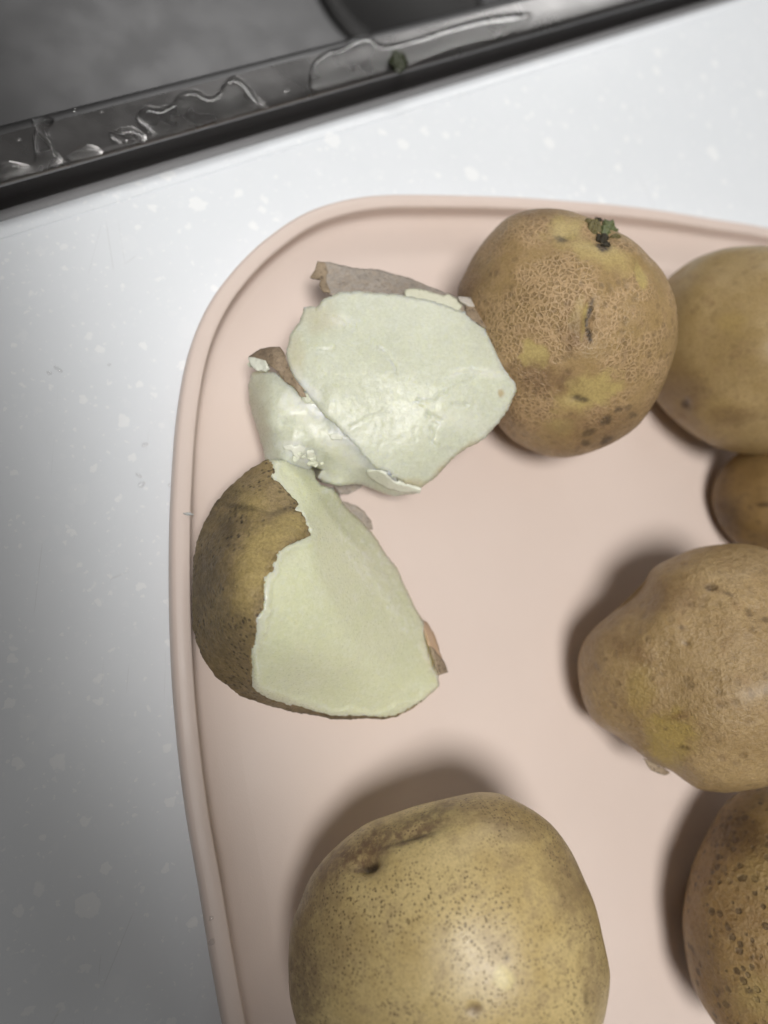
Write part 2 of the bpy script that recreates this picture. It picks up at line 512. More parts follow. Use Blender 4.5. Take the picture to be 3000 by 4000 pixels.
def potato(name, label, contour, flat, lift, mat_fn, seed, dents=(), yellow=(), dark=(), brown=(), bumps=0.018, shrink=0.985, shear=(0, 0), lumpy=.10):
    D, F = ICO
    S0 = spline(contour, 12)
    cS = (S0.min(0)+S0.max(0))/2
    d0 = rays([cS])[0]; dn = d0/np.linalg.norm(d0)
    e1 = np.cross(dn, UP); e1 /= np.linalg.norm(e1); e2 = np.cross(e1, dn)
    rd = rays(S0)
    z = ZF+0.03
    nz = np.array([mnoise.fractal((d[0]*1.1+seed, d[1]*1.1, d[2]*1.1-seed), 1.0, 2.0, 2) for d in D])
    nz2 = np.array([mnoise.noise((d[0]*3.1+seed, d[1]*3.1, d[2]*3.1-seed)) for d in D])
    for it in range(8):
        c = at([cS], z)[0]
        t = ((c-CAM)@dn)/(rd@dn)
        Q = CAM+rd*t[:, None]-c
        a, b = Q@e1, Q@e2
        th = np.arctan2(b, a); r = np.hypot(a, b)
        o_ = np.argsort(th); th, r = th[o_], r[o_]
        grid = np.linspace(-math.pi, math.pi, 361)
        rg = np.interp(grid, np.concatenate([th-2*math.pi, th, th+2*math.pi]), np.tile(r, 3))
        rm = np.sqrt((rg**2).mean())
        rs = np.hypot(D[:, 0], D[:, 1]); tv = np.arctan2(D[:, 1], D[:, 0])
        rr = np.interp(tv, grid, rg)*shrink
        rr = rm*shrink+(rr-rm*shrink)*np.clip(rs, 0, 1)**2
        dep = flat*rm*D[:, 2]*(1+lumpy*nz)
        dep = dep+shear[0]*rr*D[:, 0]+shear[1]*rr*D[:, 1]
        P = c+(rr*D[:, 0])[:, None]*e1+(rr*D[:, 1])[:, None]*e2-dep[:, None]*dn
        # gentle lumps that leave the outline in place
        lump = bumps*rm*nz2*np.clip(np.abs(D[:, 2])*1.6, 0, 1)
        P = P+(P-c)/np.linalg.norm(P-c, axis=1)[:, None]*lump[:, None]
        mz = P[:, 2].min()
        z += (ZF+lift-0.0006-mz)
    # settle: flatten the contact patch
    low = P[:, 2] < ZF+0.0002
    if lift == 0: P[low, 2] = ZF+0.0002
    S = proj(P); front = (D[:, 2] > 0.02).astype(float)
    nrm = (P-c)/np.linalg.norm(P-c, axis=1)[:, None]
    for (u, v, ru, rv, ang, dep) in dents:
        cs, sn = math.cos(math.radians(ang)), math.sin(math.radians(ang))
        dx, dy = S[:, 0]-u, S[:, 1]-v
        q = ((dx*cs+dy*sn)/ru)**2+((-dx*sn+dy*cs)/rv)**2
        P = P-nrm*(dep*0.001*np.exp(-q)*front)[:, None]
    at_ = dict(yellow=blob_mask(S, front, yellow, seed), dark=blob_mask(S, front, dark, seed+3), brown=blob_mask(S, front, brown, seed+5))
    base = np.array([c[0], c[1], P[:, 2].min()])
    # local axes follow the mesh
    o = mesh_obj(name, P, F, None, None, base, attrs=at_)
    o.data.materials.append(mat_fn)
    tag(o, label, 'potato', 'potatoes on the tray')
    print(name, 'c', np.round(c*1000, 1), 'rm', round(rm*1000, 1))
    return o, (c, rm, P)

def skin_mat(name, ca, cb, net=0.0, net_scale=.8, net_light=None, specks=0.0, speck_scale=.9, spots=0.0, spot_scale=.22, flake=0.0,
             yel=lin(196, 172, 96), drk=lin(62, 46, 30), brn=lin(120, 88, 58), rough=.5, coat=0.0, bumpy=.25, stretchv=None, sat=.97, val=.84):
    m = NT(name)
    big = m.noise(.045, 4, .6); mid = m.noise(.22, 5, .65); fine = m.noise(1.6, 5, .7)
    f = m.ramp(m.math('ADD', m.math('MULTIPLY', big, .65), m.math('MULTIPLY', mid, .35)), .38, .62)
    col = m.mix(f, ca, cb)
    col = m.mix(m.math('MULTIPLY', m.ramp(mid, .5, .72), .35), col, brn)
    h = m.math('MULTIPLY', fine, .5)
    ymask = m.attr('yellow')
    inv = m.math('SUBTRACT', 1.0, ymask, clamp=True)
    if net > 0:
        w = m.warp(.3, 1.4)
        e = m.voro(net_scale, 'DISTANCE_TO_EDGE', co=w)
        e2 = m.voro(net_scale*1.9, 'DISTANCE_TO_EDGE', co=w)
        cell = m.math('MULTIPLY', m.ramp(e, .03, .26), m.ramp(e2, 0, .16, .55, 1))
        reg = m.math('MULTIPLY', m.ramp(m.noise(.07, 3), .38, .56, .12, 1), inv)
        ridge = m.math('MULTIPLY', m.math('SUBTRACT', 1.0, cell), reg)
        col = m.mix(m.math('MULTIPLY', ridge, net), col, net_light)
        inner = m.math('MULTIPLY', m.math('MULTIPLY', cell, reg), m.ramp(m.noise(.12, 3), .4, .65, .05, .45))
        col = m.mix(m.math('MULTIPLY', inner, net), col, tuple(x*.45 for x in brn[:3])+(1,))
        h = m.math('ADD', h, m.math('MULTIPLY', ridge, .9*net))
    if specks > 0:
        co = m.stretch(stretchv) if stretchv else m.warp(.6, .6)
        x = m.n('ShaderNodeTexVoronoi', feature='F1'); m.put(x.inputs['Vector'], co); x.inputs['Scale'].default_value = speck_scale
        sep = m.n('ShaderNodeSeparateColor'); m.put(sep.inputs[0], x.outputs['Color'])
        sp = m.math('MULTIPLY', m.ramp(x.outputs['Distance'], .18, .52, 1, 0), m.ramp(sep.outputs[0], .2, .6))
        sp = m.math('MULTIPLY', sp, m.ramp(m.noise(.10, 3), .36, .60, .25, 1))
        sp = m.math('MULTIPLY', sp, inv)
        col = m.mix(m.math('MULTIPLY', sp, specks), col, drk)
        h = m.math('SUBTRACT', h, m.math('MULTIPLY', sp, .35))
    if spots > 0:
        w = m.warp(1.3, .8)
        x = m.n('ShaderNodeTexVoronoi', feature='F1'); m.put(x.inputs['Vector'], w); x.inputs['Scale'].default_value = spot_scale
        sep = m.n('ShaderNodeSeparateColor'); m.put(sep.inputs[0], x.outputs['Color'])
        rr = m.ramp(sep.outputs[1], 0, 1, .20, .44)
        sp = m.math('MULTIPLY', m.ramp(m.math('SUBTRACT', rr, x.outputs['Distance']), -.03, .07), m.ramp(sep.outputs[0], .25, .4))
        sp = m.math('MULTIPLY', sp, m.ramp(m.noise(1.6, 3), .32, .5, .5, 1))
        col = m.mix(m.math('MULTIPLY', sp, spots), col, drk)
        h = m.math('SUBTRACT', h, m.math('MULTIPLY', sp, .6))
    if flake > 0:
        w = m.warp(.45, 1.6)
        e = m.voro(.6, 'F1', co=w); e3 = m.voro(1.3, 'F1', co=w)
        fl = m.math('ADD', m.math('MULTIPLY', e, .8), m.math('MULTIPLY', e3, .5))
        reg = m.ramp(m.noise(.06, 3), .35, .55, .25, 1)
        h = m.math('ADD', h, m.math('MULTIPLY', m.math('MULTIPLY', fl, reg), .6*flake))
        cr = m.math('MULTIPLY', m.ramp(m.voro(.5, 'DISTANCE_TO_EDGE', co=w), 0, .045, 1, 0), m.math('MULTIPLY', reg, m.ramp(m.noise(.3, 2), .45, .6)))
        col = m.mix(m.math('MULTIPLY', cr, .55*flake), col, drk)
        col = m.mix(m.math('MULTIPLY', m.ramp(e, .35, .7), .25*flake), col, lin(205, 178, 140))
    ycol = m.mix(m.noise(.35, 4), yel, tuple(x*.82 for x in yel[:3])+(1,))
    col = m.mix(m.math('MULTIPLY', ymask, .85), col, ycol)
    bm_ = m.math('MULTIPLY', m.attr('brown'), m.ramp(m.noise(.5, 5, .7), .3, .62, .45, 1))
    col = m.mix(bm_, col, m.mix(fine, brn, tuple(x*.6 for x in brn[:3])+(1,)))
    dm = m.math('MULTIPLY', m.attr('dark'), m.ramp(m.noise(1.0, 4, .7), .3, .55, .5, 1))
    col = m.mix(dm, col, drk)
    col = m.mix(m.math('MULTIPLY', m.ramp(fine, .38, .66), .34), col, tuple(x*.5 for x in ca[:3])+(1,))
    hs = m.n('ShaderNodeHueSaturation'); hs.inputs['Saturation'].default_value = sat; hs.inputs['Value'].default_value = val
    m.put(hs.inputs['Color'], col); col = hs.outputs[0]
    m.set(Base_Color=col, Roughness=m.ramp(mid, .3, .7, rough-.07, rough+.1), Specular_IOR_Level=.42)
    m.set(Normal=m.bump(h, .5*bumpy))
    if coat: m.set(Coat_Weight=coat, Coat_Roughness=.34)
    return m.m

# -- the netted potato against the top rim
mA = skin_mat('netted_skin', lin(166, 138, 88), lin(182, 152, 106), net=.72, net_scale=.72, net_light=lin(206, 172, 130), specks=.3, speck_scale=.4,
              yel=lin(206, 184, 116), brn=lin(136, 104, 74), drk=lin(66, 56, 48), rough=.45, bumpy=.55, val=.88)
con = c5([(430, 85), (520, 78), (620, 90), (700, 115), (800, 145), (880, 195), (960, 250), (1040, 320), (1100, 390), (1150, 480), (1185, 580), (1195, 700), (1190, 800), (1160, 900), (1120, 1000), (1080, 1080), (1030, 1160), (980, 1220), (900, 1280), (800, 1330), (700, 1365), (600, 1382), (500, 1370), (420, 1340), (340, 1295), (270, 1225), (215, 1120), (170, 1000), (130, 860), (90, 740), (55, 610), (50, 500), (80, 430), (130, 330), (200, 230), (290, 140), (360, 105)])
p1, g1 = potato('potato', 'tan potato with netted skin, crescent slit and a green sprout near the rim', con, .92, 0, mA, 3.1,
    dents=[(2298, 1255, 22, 75, 8, 1.5), (2345, 905, 60, 45, 0, 2.2), (2240, 1552, 30, 22, 0, .7), (2215, 905, 40, 30, 0, .9), (2512, 1045, 35, 45, 0, .9)],
    yellow=[(2284, 1255, 9, 78, 9, .5, 1), (2083, 1390, 58, 52, 20, .35, 1), (2300, 1530, 130, 62, -22, .5, .95), (2215, 900, 70, 50, 20, .8, .9), (2330, 985, 170, 40, 22, .9, .8), (2508, 1075, 22, 55, -15, .5, 1), (2260, 1240, 30, 60, 10, .9, .55), (2190, 1665, 50, 28, 0, .8, .6)],
    dark=[(2303, 1225, 11, 52, 14, .5, .95), (2300, 1290, 10, 48, -12, .5, .95), (2262, 1558, 34, 10, 8, .9, .8), (2190, 930, 26, 16, 15, .8, .8), (2358, 955, 30, 24, 40, .6, 1), (2368, 1640, 26, 14, -30, .6, .75), (2418, 1600, 22, 12, -30, .6, .75), (2300, 1690, 24, 12, -20, .6, .7), (2365, 1720, 30, 14, -25, .6, .8), (2455, 1590, 18, 12, -30, .6, .7), (2290, 1730, 20, 12, 0, .6, .65), (2470, 1620, 16, 10, 0, .6, .6)],
    brown=[(2120, 1480, 130, 60, 10, .9, .75), (2250, 1300, 55, 70, 0, .9, .6), (2330, 1680, 190, 70, -20, .9, .55), (1830, 1100, 60, 60, 0, 1, .6), (2060, 820, 150, 30, 0, .9, .6)])

# -- smooth potato at the right edge behind it
mB = skin_mat('smooth_tan_skin', lin(170, 144, 94), lin(188, 162, 112), specks=.25, speck_scale=.35, yel=lin(196, 168, 96),
              brn=lin(132, 98, 62), drk=lin(84, 60, 34), rough=.46, bumpy=.16, coat=.12)
th = np.linspace(0, 2*math.pi, 36, endpoint=False)
con = np.stack([2975+480*np.cos(th)*(1+.03*np.cos(2*th)), 1358+412*np.sin(th)*(1+.03*np.cos(3*th+1))], 1)
p2, g2 = potato('potato', 'smooth tan potato cut off by the right edge, behind the netted one', con, .86, 0, mB, 8.7,
    dents=[(2665, 1580, 30, 26, 0, 1.2)], dark=[(2665, 1582, 18, 16, 0, .8, .9)],
    yellow=[(2860, 1260, 60, 40, 0, .9, .5), (2800, 1600, 60, 40, 0, .9, .5)], brown=[(2640, 1560, 110, 110, 0, 1, .5), (2860, 1620, 120, 30, 0, 1, .5)])

# -- small potato wedged between the right-hand ones, its shade put into the darker skin
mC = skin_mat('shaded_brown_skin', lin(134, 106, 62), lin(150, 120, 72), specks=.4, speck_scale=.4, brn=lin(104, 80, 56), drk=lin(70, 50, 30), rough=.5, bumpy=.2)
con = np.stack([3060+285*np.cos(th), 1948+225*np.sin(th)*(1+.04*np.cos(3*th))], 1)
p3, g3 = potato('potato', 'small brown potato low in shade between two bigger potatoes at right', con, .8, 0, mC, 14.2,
    dark=[(2985, 1970, 34, 10, -5, .7, .9)], brown=[(2830, 2010, 70, 60, 0, 1, .8)])

# -- rough potato on the right
mD = skin_mat('rough_flaky_skin', lin(166, 139, 96), lin(185, 158, 113), specks=.35, speck_scale=.34, flake=.8, yel=lin(190, 166, 92), brn=lin(142, 108, 72),
              drk=lin(84, 64, 44), rough=.42, bumpy=1.15, coat=.2, val=.84, sat=1.02)
con = c6([(145, 900), (150, 850), (170, 800), (220, 740), (300, 670), (350, 620), (390, 580), (425, 530), (500, 490), (580, 460), (680, 445), (760, 442), (850, 465), (950, 540), (1040, 660), (1090, 820), (1095, 1000), (1040, 1170), (950, 1290), (847, 1340), (780, 1355), (700, 1365), (640, 1360), (590, 1350), (540, 1320), (490, 1285), (440, 1262), (400, 1240), (340, 1195), (280, 1150), (215, 1110), (180, 1060), (155, 990)])
p4, g4 = potato('potato', 'rough flaky tan potato tapering to a blunt point, at the right edge', con, .8, 0.001, mD, 21.3, bumps=.03,
    dents=[(2480, 2330, 70, 90, 40, 1.6), (2780, 2290, 20, 14, 0, .8), (2682, 2515, 14, 14, 0, .8), (2940, 2390, 40, 40, 0, .9)],
    dark=[(2775, 2293, 26, 12, 8, .8, .85), (2680, 2512, 14, 12, 0, .8, .85), (2665, 2450, 10, 8, 0, .8, .7), (2600, 2845, 10, 10, 0, .8, .7), (2678, 2922, 22, 10, 20, .8, .8), (2590, 2630, 12, 10, 0, .8, .55), (2365, 2575, 10, 10, 0, .8, .6), (2335, 2610, 8, 18, -15, .8, .5), (2930, 2390, 20, 14, 45, .8, .7), (2845, 2320, 30, 8, 25, .8, .6), (2990, 2420, 20, 12, 0, .8, .7)],
    yellow=[(2620, 2880, 90, 110, 20, .6, .85), (2500, 2700, 50, 90, 0, .9, .5)],
    brown=[(2470, 2540, 90, 40, 30, .9, .6), (2620, 2330, 140, 60, -10, .9, .55), (2640, 2800, 50, 16, -15, .9, .7), (2530, 3010, 120, 40, 28, .9, .55)])

# -- spotted potato in the lower right corner
mE = skin_mat('spotted_skin', lin(150, 116, 62), lin(170, 138, 76), spots=.72, spot_scale=.40, flake=.5, specks=.3, speck_scale=.5, brn=lin(112, 80, 46),
              drk=lin(58, 40, 24), rough=.46, bumpy=1.6, coat=.12, yel=lin(186, 160, 90), val=.86, sat=.92)
con = c6([(700, 1385), (640, 1470), (600, 1550), (560, 1650), (537, 1760), (530, 1850), (540, 1950), (560, 2050), (590, 2120), (620, 2170), (655, 2220), (750, 2320), (930, 2390), (1120, 2330), (1250, 2150), (1290, 1900), (1240, 1640), (1110, 1430), (950, 1330), (810, 1320)])
p5, g5 = potato('potato', 'brown potato covered in dark round spots in the lower right corner', con, .84, 0, mE, 33.3,
    yellow=[(2960, 3900, 100, 90, 0, .8, .7), (2960, 3380, 70, 90, 0, .9, .4)], dark=[(2925, 3870, 20, 10, 15, .8, .9), (2935, 3740, 10, 8, 0, .7, .9)],
    brown=[(2880, 3260, 110, 70, 20, .9, .7), (2780, 3800, 60, 180, -15, .9, .5)])

# -- big yellow potato in front
mF = skin_mat('yellow_freckled_skin', lin(186, 160, 98), lin(206, 182, 120), specks=.9, speck_scale=1.5, yel=lin(216, 196, 116), brn=lin(118, 88, 62),
              drk=lin(74, 54, 28), rough=.38, bumpy=.34, coat=.22, sat=.90, val=.97)
con = c7([(380, 850), (385, 740), (400, 650), (430, 580), (470, 490), (520, 420), (580, 365), (640, 322), (700, 290), (780, 265), (850, 243), (950, 220), (1020, 205), (1080, 197), (1150, 203), (1210, 230), (1280, 270), (1340, 320), (1400, 400), (1450, 500), (1490, 590), (1520, 700), (1545, 800), (1552, 860), (1545, 950), (1525, 1040), (1480, 1120), (1380, 1220), (1200, 1285), (980, 1305), (750, 1280), (560, 1200), (430, 1080), (388, 960)])
p6, g6 = potato('potato', 'large yellow freckled potato with a brown dent, nearest at the bottom', con, .82, 0, mF, 41.0, bumps=.004, shear=(.05, .22), lumpy=.03, shrink=.985,
    dents=[(1425, 3370, 55, 40, -20, 2.8), (1620, 3250, 100, 24, -14, .8), (1520, 3270, 230, 55, -20, .9), (1850, 3940, 22, 18, 0, .5)],
    yellow=[(1965, 3820, 38, 52, -15, .5, 1)],
    dark=[(1428, 3366, 34, 18, -14, .8, 1), (1410, 3378, 12, 10, 0, .7, 1), (1600, 3262, 60, 5, -14, .8, .6), (1690, 3880, 8, 8, 0, .7, .95), (1980, 3740, 12, 18, 20, .8, .7), (2290, 3900, 10, 40, 0, .9, .5)],
    brown=[(1310, 3370, 120, 50, -45, .7, .85), (1400, 3325, 130, 60, -30, .7, 1), (1500, 3265, 130, 48, -22, .7, 1), (1640, 3222, 120, 42, -12, .7, .95), (1720, 3165, 90, 24, -30, .7, .8), (1180, 3560, 70, 130, 30, .9, .65), (1860, 3940, 30, 22, 0, .7, .9), (1300, 3700, 120, 150, 0, 1, .4), (1185, 3800, 80, 220, 0, 1, .75), (1230, 3500, 90, 160, 35, 1, .6), (1950, 3190, 220, 60, 18, 1, .6), (2230, 3450, 80, 200, -18, 1, .6), (2320, 3800, 50, 200, 0, 1, .5)])  # scar browns, plus blobs along the outline that paint in the shaded edges

# ------------------------------------------------------------------ boiled flesh
def flesh_mat(name, a, b, c, sss=.8):
    m = NT(name)
    big = m.noise(.06, 4, .6); mid = m.noise(.35, 5, .65, .5); fine = m.noise(2.2, 5, .7)
    col = m.mix(m.ramp(big, .35, .65), a, b)
    col = m.mix(m.math('MULTIPLY', m.ramp(mid, .52, .68), .3), col, c)
    gr2 = m.noise(1.1, 4, .7)
    col = m.mix(m.math('MULTIPLY', m.ramp(gr2, .5, .66), .42), col, c)
    col = m.mix(m.math('MULTIPLY', m.ramp(gr2, .5, .36), .22), col, tuple(x*.78 for x in a[:3])+(1,))
    col = m.mix(m.math('MULTIPLY', m.attr('crumb'), .75), col, lin(235, 236, 224))
    col = m.mix(m.attr('edge'), col, lin(190, 176, 140))
    gr = m.voro(1.7, 'F1', co=m.warp(.8, .5))
    wet = m.ramp(m.noise(1.9, 2), .60, .66)
    h = m.math('ADD', m.math('MULTIPLY', fine, .7), m.math('ADD', m.math('MULTIPLY', mid, .8), m.math('MULTIPLY', gr, .25)))
    m.set(Base_Color=col, Roughness=m.ramp(wet, 0, 1, .36, .08), Specular_IOR_Level=.5, Coat_Weight=.14, Coat_Roughness=.24)
    m.set(Subsurface_Weight=sss, Subsurface_Radius=(.005, .0046, .0026), Subsurface_Scale=1.0)
    m.set(Normal=m.bump(h, .09)); m.set(Coat_Normal=m.bump(h, .22))
    return m.m
M_FLESH_A = flesh_mat('boiled_flesh', lin(207, 210, 190), lin(213, 216, 197), lin(223, 226, 212))
M_FLESH_B = flesh_mat('boiled_flesh_yellow', lin(223, 225, 196), lin(219, 222, 189), lin(231, 233, 213))
M_FLAKE = flesh_mat('flaky_flesh', lin(207, 210, 188), lin(213, 216, 196), lin(222, 224, 208), 0.0)
M_SKIN_BR = skin_mat('boiled_brown_skin', lin(128, 108, 66), lin(156, 134, 84), specks=.95, speck_scale=.9, brn=lin(80, 64, 42), drk=lin(44, 34, 20), rough=.48, bumpy=1.0, flake=.45, sat=.9, val=1.0)
M_PEEL_IN = skin_mat('peel_inside', lin(152, 142, 131), lin(178, 169, 160), specks=.45, speck_scale=.9, brn=lin(150, 130, 108), drk=lin(112, 92, 72), rough=.4, bumpy=.7, flake=.5, val=1.0)
M_PEEL_OUT = skin_mat('peel_outside', lin(150, 126, 94), lin(176, 152, 118), specks=1.0, speck_scale=1.1, brn=lin(104, 84, 62), drk=lin(58, 42, 28), rough=.55, bumpy=.7, val=.95, sat=.8, flake=.7)

def close_below(P, loop, zbot, levels, cen, wob=0.0):
    """rings from the visible outline down and in to the surface it rests on"""
    V = [P]; F = []; prev = list(loop); base = len(P); L = P[loop]
    for (s, t) in levels:
        R = L.copy()
        R[:, :2] += (cen-L[:, :2])*s
        R[:, 2] = L[:, 2]+(zbot-L[:, 2])*t
        cur = list(range(base, base+len(L))); base += len(L); V.append(R)
        for i in range(len(L)):
            j = (i+1) % len(L)
            F.append((prev[j], prev[i], cur[i], cur[j]))
        prev = cur
    V.append(np.array([[*(cen*1.0), zbot]])); ci = base
    for i in range(len(L)):
        j = (i+1) % len(L)
        F.append((prev[j], prev[i], ci))
    return np.vstack(V), F

LEV = [(.02, .10), (.045, .22), (.10, .40), (.17, .58), (.27, .76), (.40, .90), (.6, 1.0)]

def lump(name, center, r, mat, parent, seed, squash=(1, 1, 1)):
    D_, F_ = LOW
    n_ = np.array([mnoise.fractal((d[0]*1.6+seed, d[1]*1.6, d[2]*1.6), 1, 2, 3) for d in D_])
    V_ = np.asarray(center)+D_*np.array(squash)*r*(1+.35*n_)[:, None]
    return mesh_obj(name, V_, F_, mat, parent, np.asarray(center))
LOW = icosphere(4)

def shoulder(S, outline, drop=.0012, w=18):
    d = np.concatenate([np.sqrt(((S[i:i+1500, None]-outline[None])**2).sum(-1).min(1)) for i in range(0, len(S), 1500)])
    return drop*np.clip(1-d/w, 0, 1)**2

# -- lower half: round skinned back against the left rim, broad broken face
Bout = c4([(545, 62), (600, 60), (680, 50), (760, 70), (800, 120), (805, 165), (835, 200), (900, 215), (930, 250), (950, 290), (1000, 345), (1060, 400), (1100, 445), (1135, 490), (1170, 545), (1205, 600), (1250, 650), (1270, 710), (1310, 790), (1350, 870), (1390, 935), (1420, 1000), (1450, 1100), (1468, 1200), (1475, 1285), (1440, 1320), (1390, 1360), (1330, 1405), (1250, 1450), (1170, 1468), (1080, 1460), (1000, 1468), (900, 1465), (800, 1445), (700, 1430), (600, 1405), (500, 1375), (400, 1340), (350, 1300), (260, 1230), (200, 1140), (160, 1050), (140, 960), (136, 800), (145, 600), (165, 500), (200, 410), (260, 300), (350, 200), (430, 130), (510, 80)])
Bskin_line = c4([(552, 64), (575, 90), (578, 125), (560, 150), (610, 190), (660, 240), (715, 305), (690, 335), (730, 350), (755, 400), (778, 470), (720, 500), (640, 535), (590, 570), (575, 620), (572, 660), (530, 700), (522, 800), (524, 870), (482, 920), (487, 990), (470, 1050), (450, 1130), (462, 1180), (458, 1290), (520, 1335), (570, 1362), (650, 1388), (740, 1402), (800, 1424), (900, 1446), (1000, 1450), (1090, 1448), (1180, 1456), (1250, 1440), (1330, 1396), (1388, 1362)])
out_s = ragged(ragged(linear(Bout, 7), 3.0, 1), 2.2, 4, True, .22)
line_s = ragged(ragged(linear(Bskin_line, 7, False), 5, 2, False), 2.5, 7, False, .2)
V2, FB, loop = cdt(out_s, 7.5, line_s[2:-2], 5)
hB = lambda p: c4([(p[0], p[1])])[0].tolist()+[p[2]/1000]
HB_round = Height([hB(p) for p in [
    (560, 70, 24), (680, 55, 22), (800, 140, 17), (140, 800, 17), (145, 600, 17), (260, 300, 18), (430, 130, 20), (160, 1050, 16), (260, 1230, 14), (400, 1340, 12),
    (600, 1405, 10), (800, 1445, 9), (1000, 1465, 8.5), (1170, 1468, 8), (1330, 1405, 8), (1475, 1285, 8), (1468, 1200, 7), (1390, 935, 8.5), (1250, 650, 10), (1100, 445, 11), (950, 290, 12),
    (300, 800, 33), (300, 600, 32), (330, 1000, 31), (400, 400, 30), (450, 250, 28), (430, 1180, 26), (420, 800, 39.5), (520, 600, 39), (600, 350, 33), (560, 200, 29), (640, 470, 38),
    (480, 1050, 37), (520, 1270, 27), (560, 850, 42), (650, 650, 41), (760, 450, 35), (760, 250, 27), (700, 1350, 18.5), (900, 1400, 14.5), (1150, 1420, 12)]])
HB_face = Height([hB(p) for p in [
    (560, 850, 41.5), (600, 600, 40.5), (700, 560, 38.5), (520, 1250, 27), (700, 1340, 18.5), (480, 1050, 36.5), (700, 850, 40), (700, 1100, 34), (900, 1380, 14.5), (1170, 1430, 10.5), (1330, 1390, 9), (1470, 1290, 8.5),
    (800, 400, 33), (780, 200, 25), (660, 150, 26), (900, 650, 35.5), (1000, 900, 32), (1150, 1050, 26), (1300, 1180, 18.5), (1430, 1240, 11), (900, 1150, 29), (1100, 1250, 20), (880, 480, 33)]])
HB_side = Height([hB(p) for p in [   # steep broken side on the right
    (850, 220, 23), (950, 300, 13.5), (1100, 445, 11.5), (1250, 650, 10.5), (1390, 935, 9), (1468, 1200, 8.5), (900, 330, 27), (1000, 450, 24), (1080, 620, 26), (1180, 780, 25), (1270, 900, 22), (1380, 1080, 16.5),
    (1050, 400, 16), (1180, 560, 16.5), (1300, 780, 15.5), (1000, 700, 36.5), (900, 500, 37), (1150, 950, 31)]])
zr, zf, zs = HB_round(V2), HB_face(V2), HB_side(V2)
insk = inside(V2, np.vstack([line_s, out_s[np.argsort(-np.arange(len(out_s)))][:0]]) if False else np.vstack([line_s, c4([(1400, 1600), (0, 1600), (0, -200), (540, -200)])]))
def smin(a, b, k):
    h = np.clip(.5+.5*(b-a)/k, 0, 1)
    return b*(1-h)+a*h-k*h*(1-h)
zz = np.where(insk, zr, smin(smin(zf, zs, .0016), zr+.0004, .0008))
dl = np.sqrt(np.array([((line_s-v)**2).sum(1).min() for v in V2]))
wv = np.array([mnoise.noise((v[0]*.012, v[1]*.012, 3.3)) for v in V2])
zz = zz+np.where(insk, 0, .0005*np.clip((34+26*wv-dl)/6, 0, 1))
zz = zz-np.where(insk, 0, shoulder(V2, out_s, .0012, 16))
zz = np.maximum(zz, ZF+.001)
P = at(V2, zz)
side = (zs < zf+.0008) & ~insk
n_f = fbm(P, 350, 2, 5); n_c = fbm(P, 1100, 5, 4)
rel = np.where(insk, .15, np.where(side, 1.0, .42))
P = P+(-rays(V2)/np.linalg.norm(rays(V2), axis=1)[:, None])*((n_f*.00032+n_c*.00022*np.where(side, 1.3, .3))*rel)[:, None]
cenB = at(c4([(720, 880)]), ZF)[0][:2]
baseB = np.array([cenB[0], cenB[1], ZF])
half_b = thing('boiled_potato_half', 'half boiled potato with brown skin on its back, broken face up, against left rim', 'potato half', tuple(baseB), 'pieces of the broken boiled potato')
Pf = P.copy()
Pf[insk] -= (-rays(V2)[insk]/np.linalg.norm(rays(V2)[insk], axis=1)[:, None])*.0006
crumbB = np.clip((n_f*.6+n_c*.6+.1)*1.6, 0, 1)*np.where(side, .75, .0)+np.clip((n_c-.45)*3, 0, 1)*.35
Vc, Fc = close_below(Pf, loop, ZF, LEV, cenB)
Fall = [tuple(f) for f in FB]+Fc
pad = len(Vc)-len(Pf)
z_ = np.zeros(pad)
mesh_obj('flesh', Vc, Fall, M_FLESH_B, half_b, baseB, attrs=dict(crumb=np.concatenate([crumbB, z_]), edge=np.concatenate([np.zeros(len(Pf)), z_+1])))
# skin: the brown back plus the side below it, a thin shell
cent = V2[FB].mean(1)
skpoly = np.vstack([line_s, c4([(1400, 1600), (0, 1600), (0, -200), (540, -200)])])
fs = inside(cent, skpoly)
toward = -rays(V2)/np.linalg.norm(rays(V2), axis=1)[:, None]
Psk = P+toward*(.00015+.00022*np.clip(n_f, -1, 1))[:, None]
lp = np.array(loop); onsk = insk[lp]|inside(V2[lp]+np.array([0, 0.]), skpoly)
Vk, Fk = close_below(Psk, loop, ZF+.0001, [(a-.012, b) for a, b in LEV[:-1]], cenB)
nP = len(Psk); nL = len(loop)
keep = []
for q, f in enumerate(Fk[:-nL]):
    i = q % nL
    if onsk[i] and onsk[(i+1) % nL]: keep.append(f)
Fsk = [tuple(f) for f in FB[fs]]+keep
used = np.unique(np.concatenate([np.array(f) for f in Fsk])); remap = -np.ones(len(Vk), int); remap[used] = np.arange(len(used))
Fsk = [tuple(remap[list(f)]) for f in Fsk]
Ssk = proj(Vk[used])
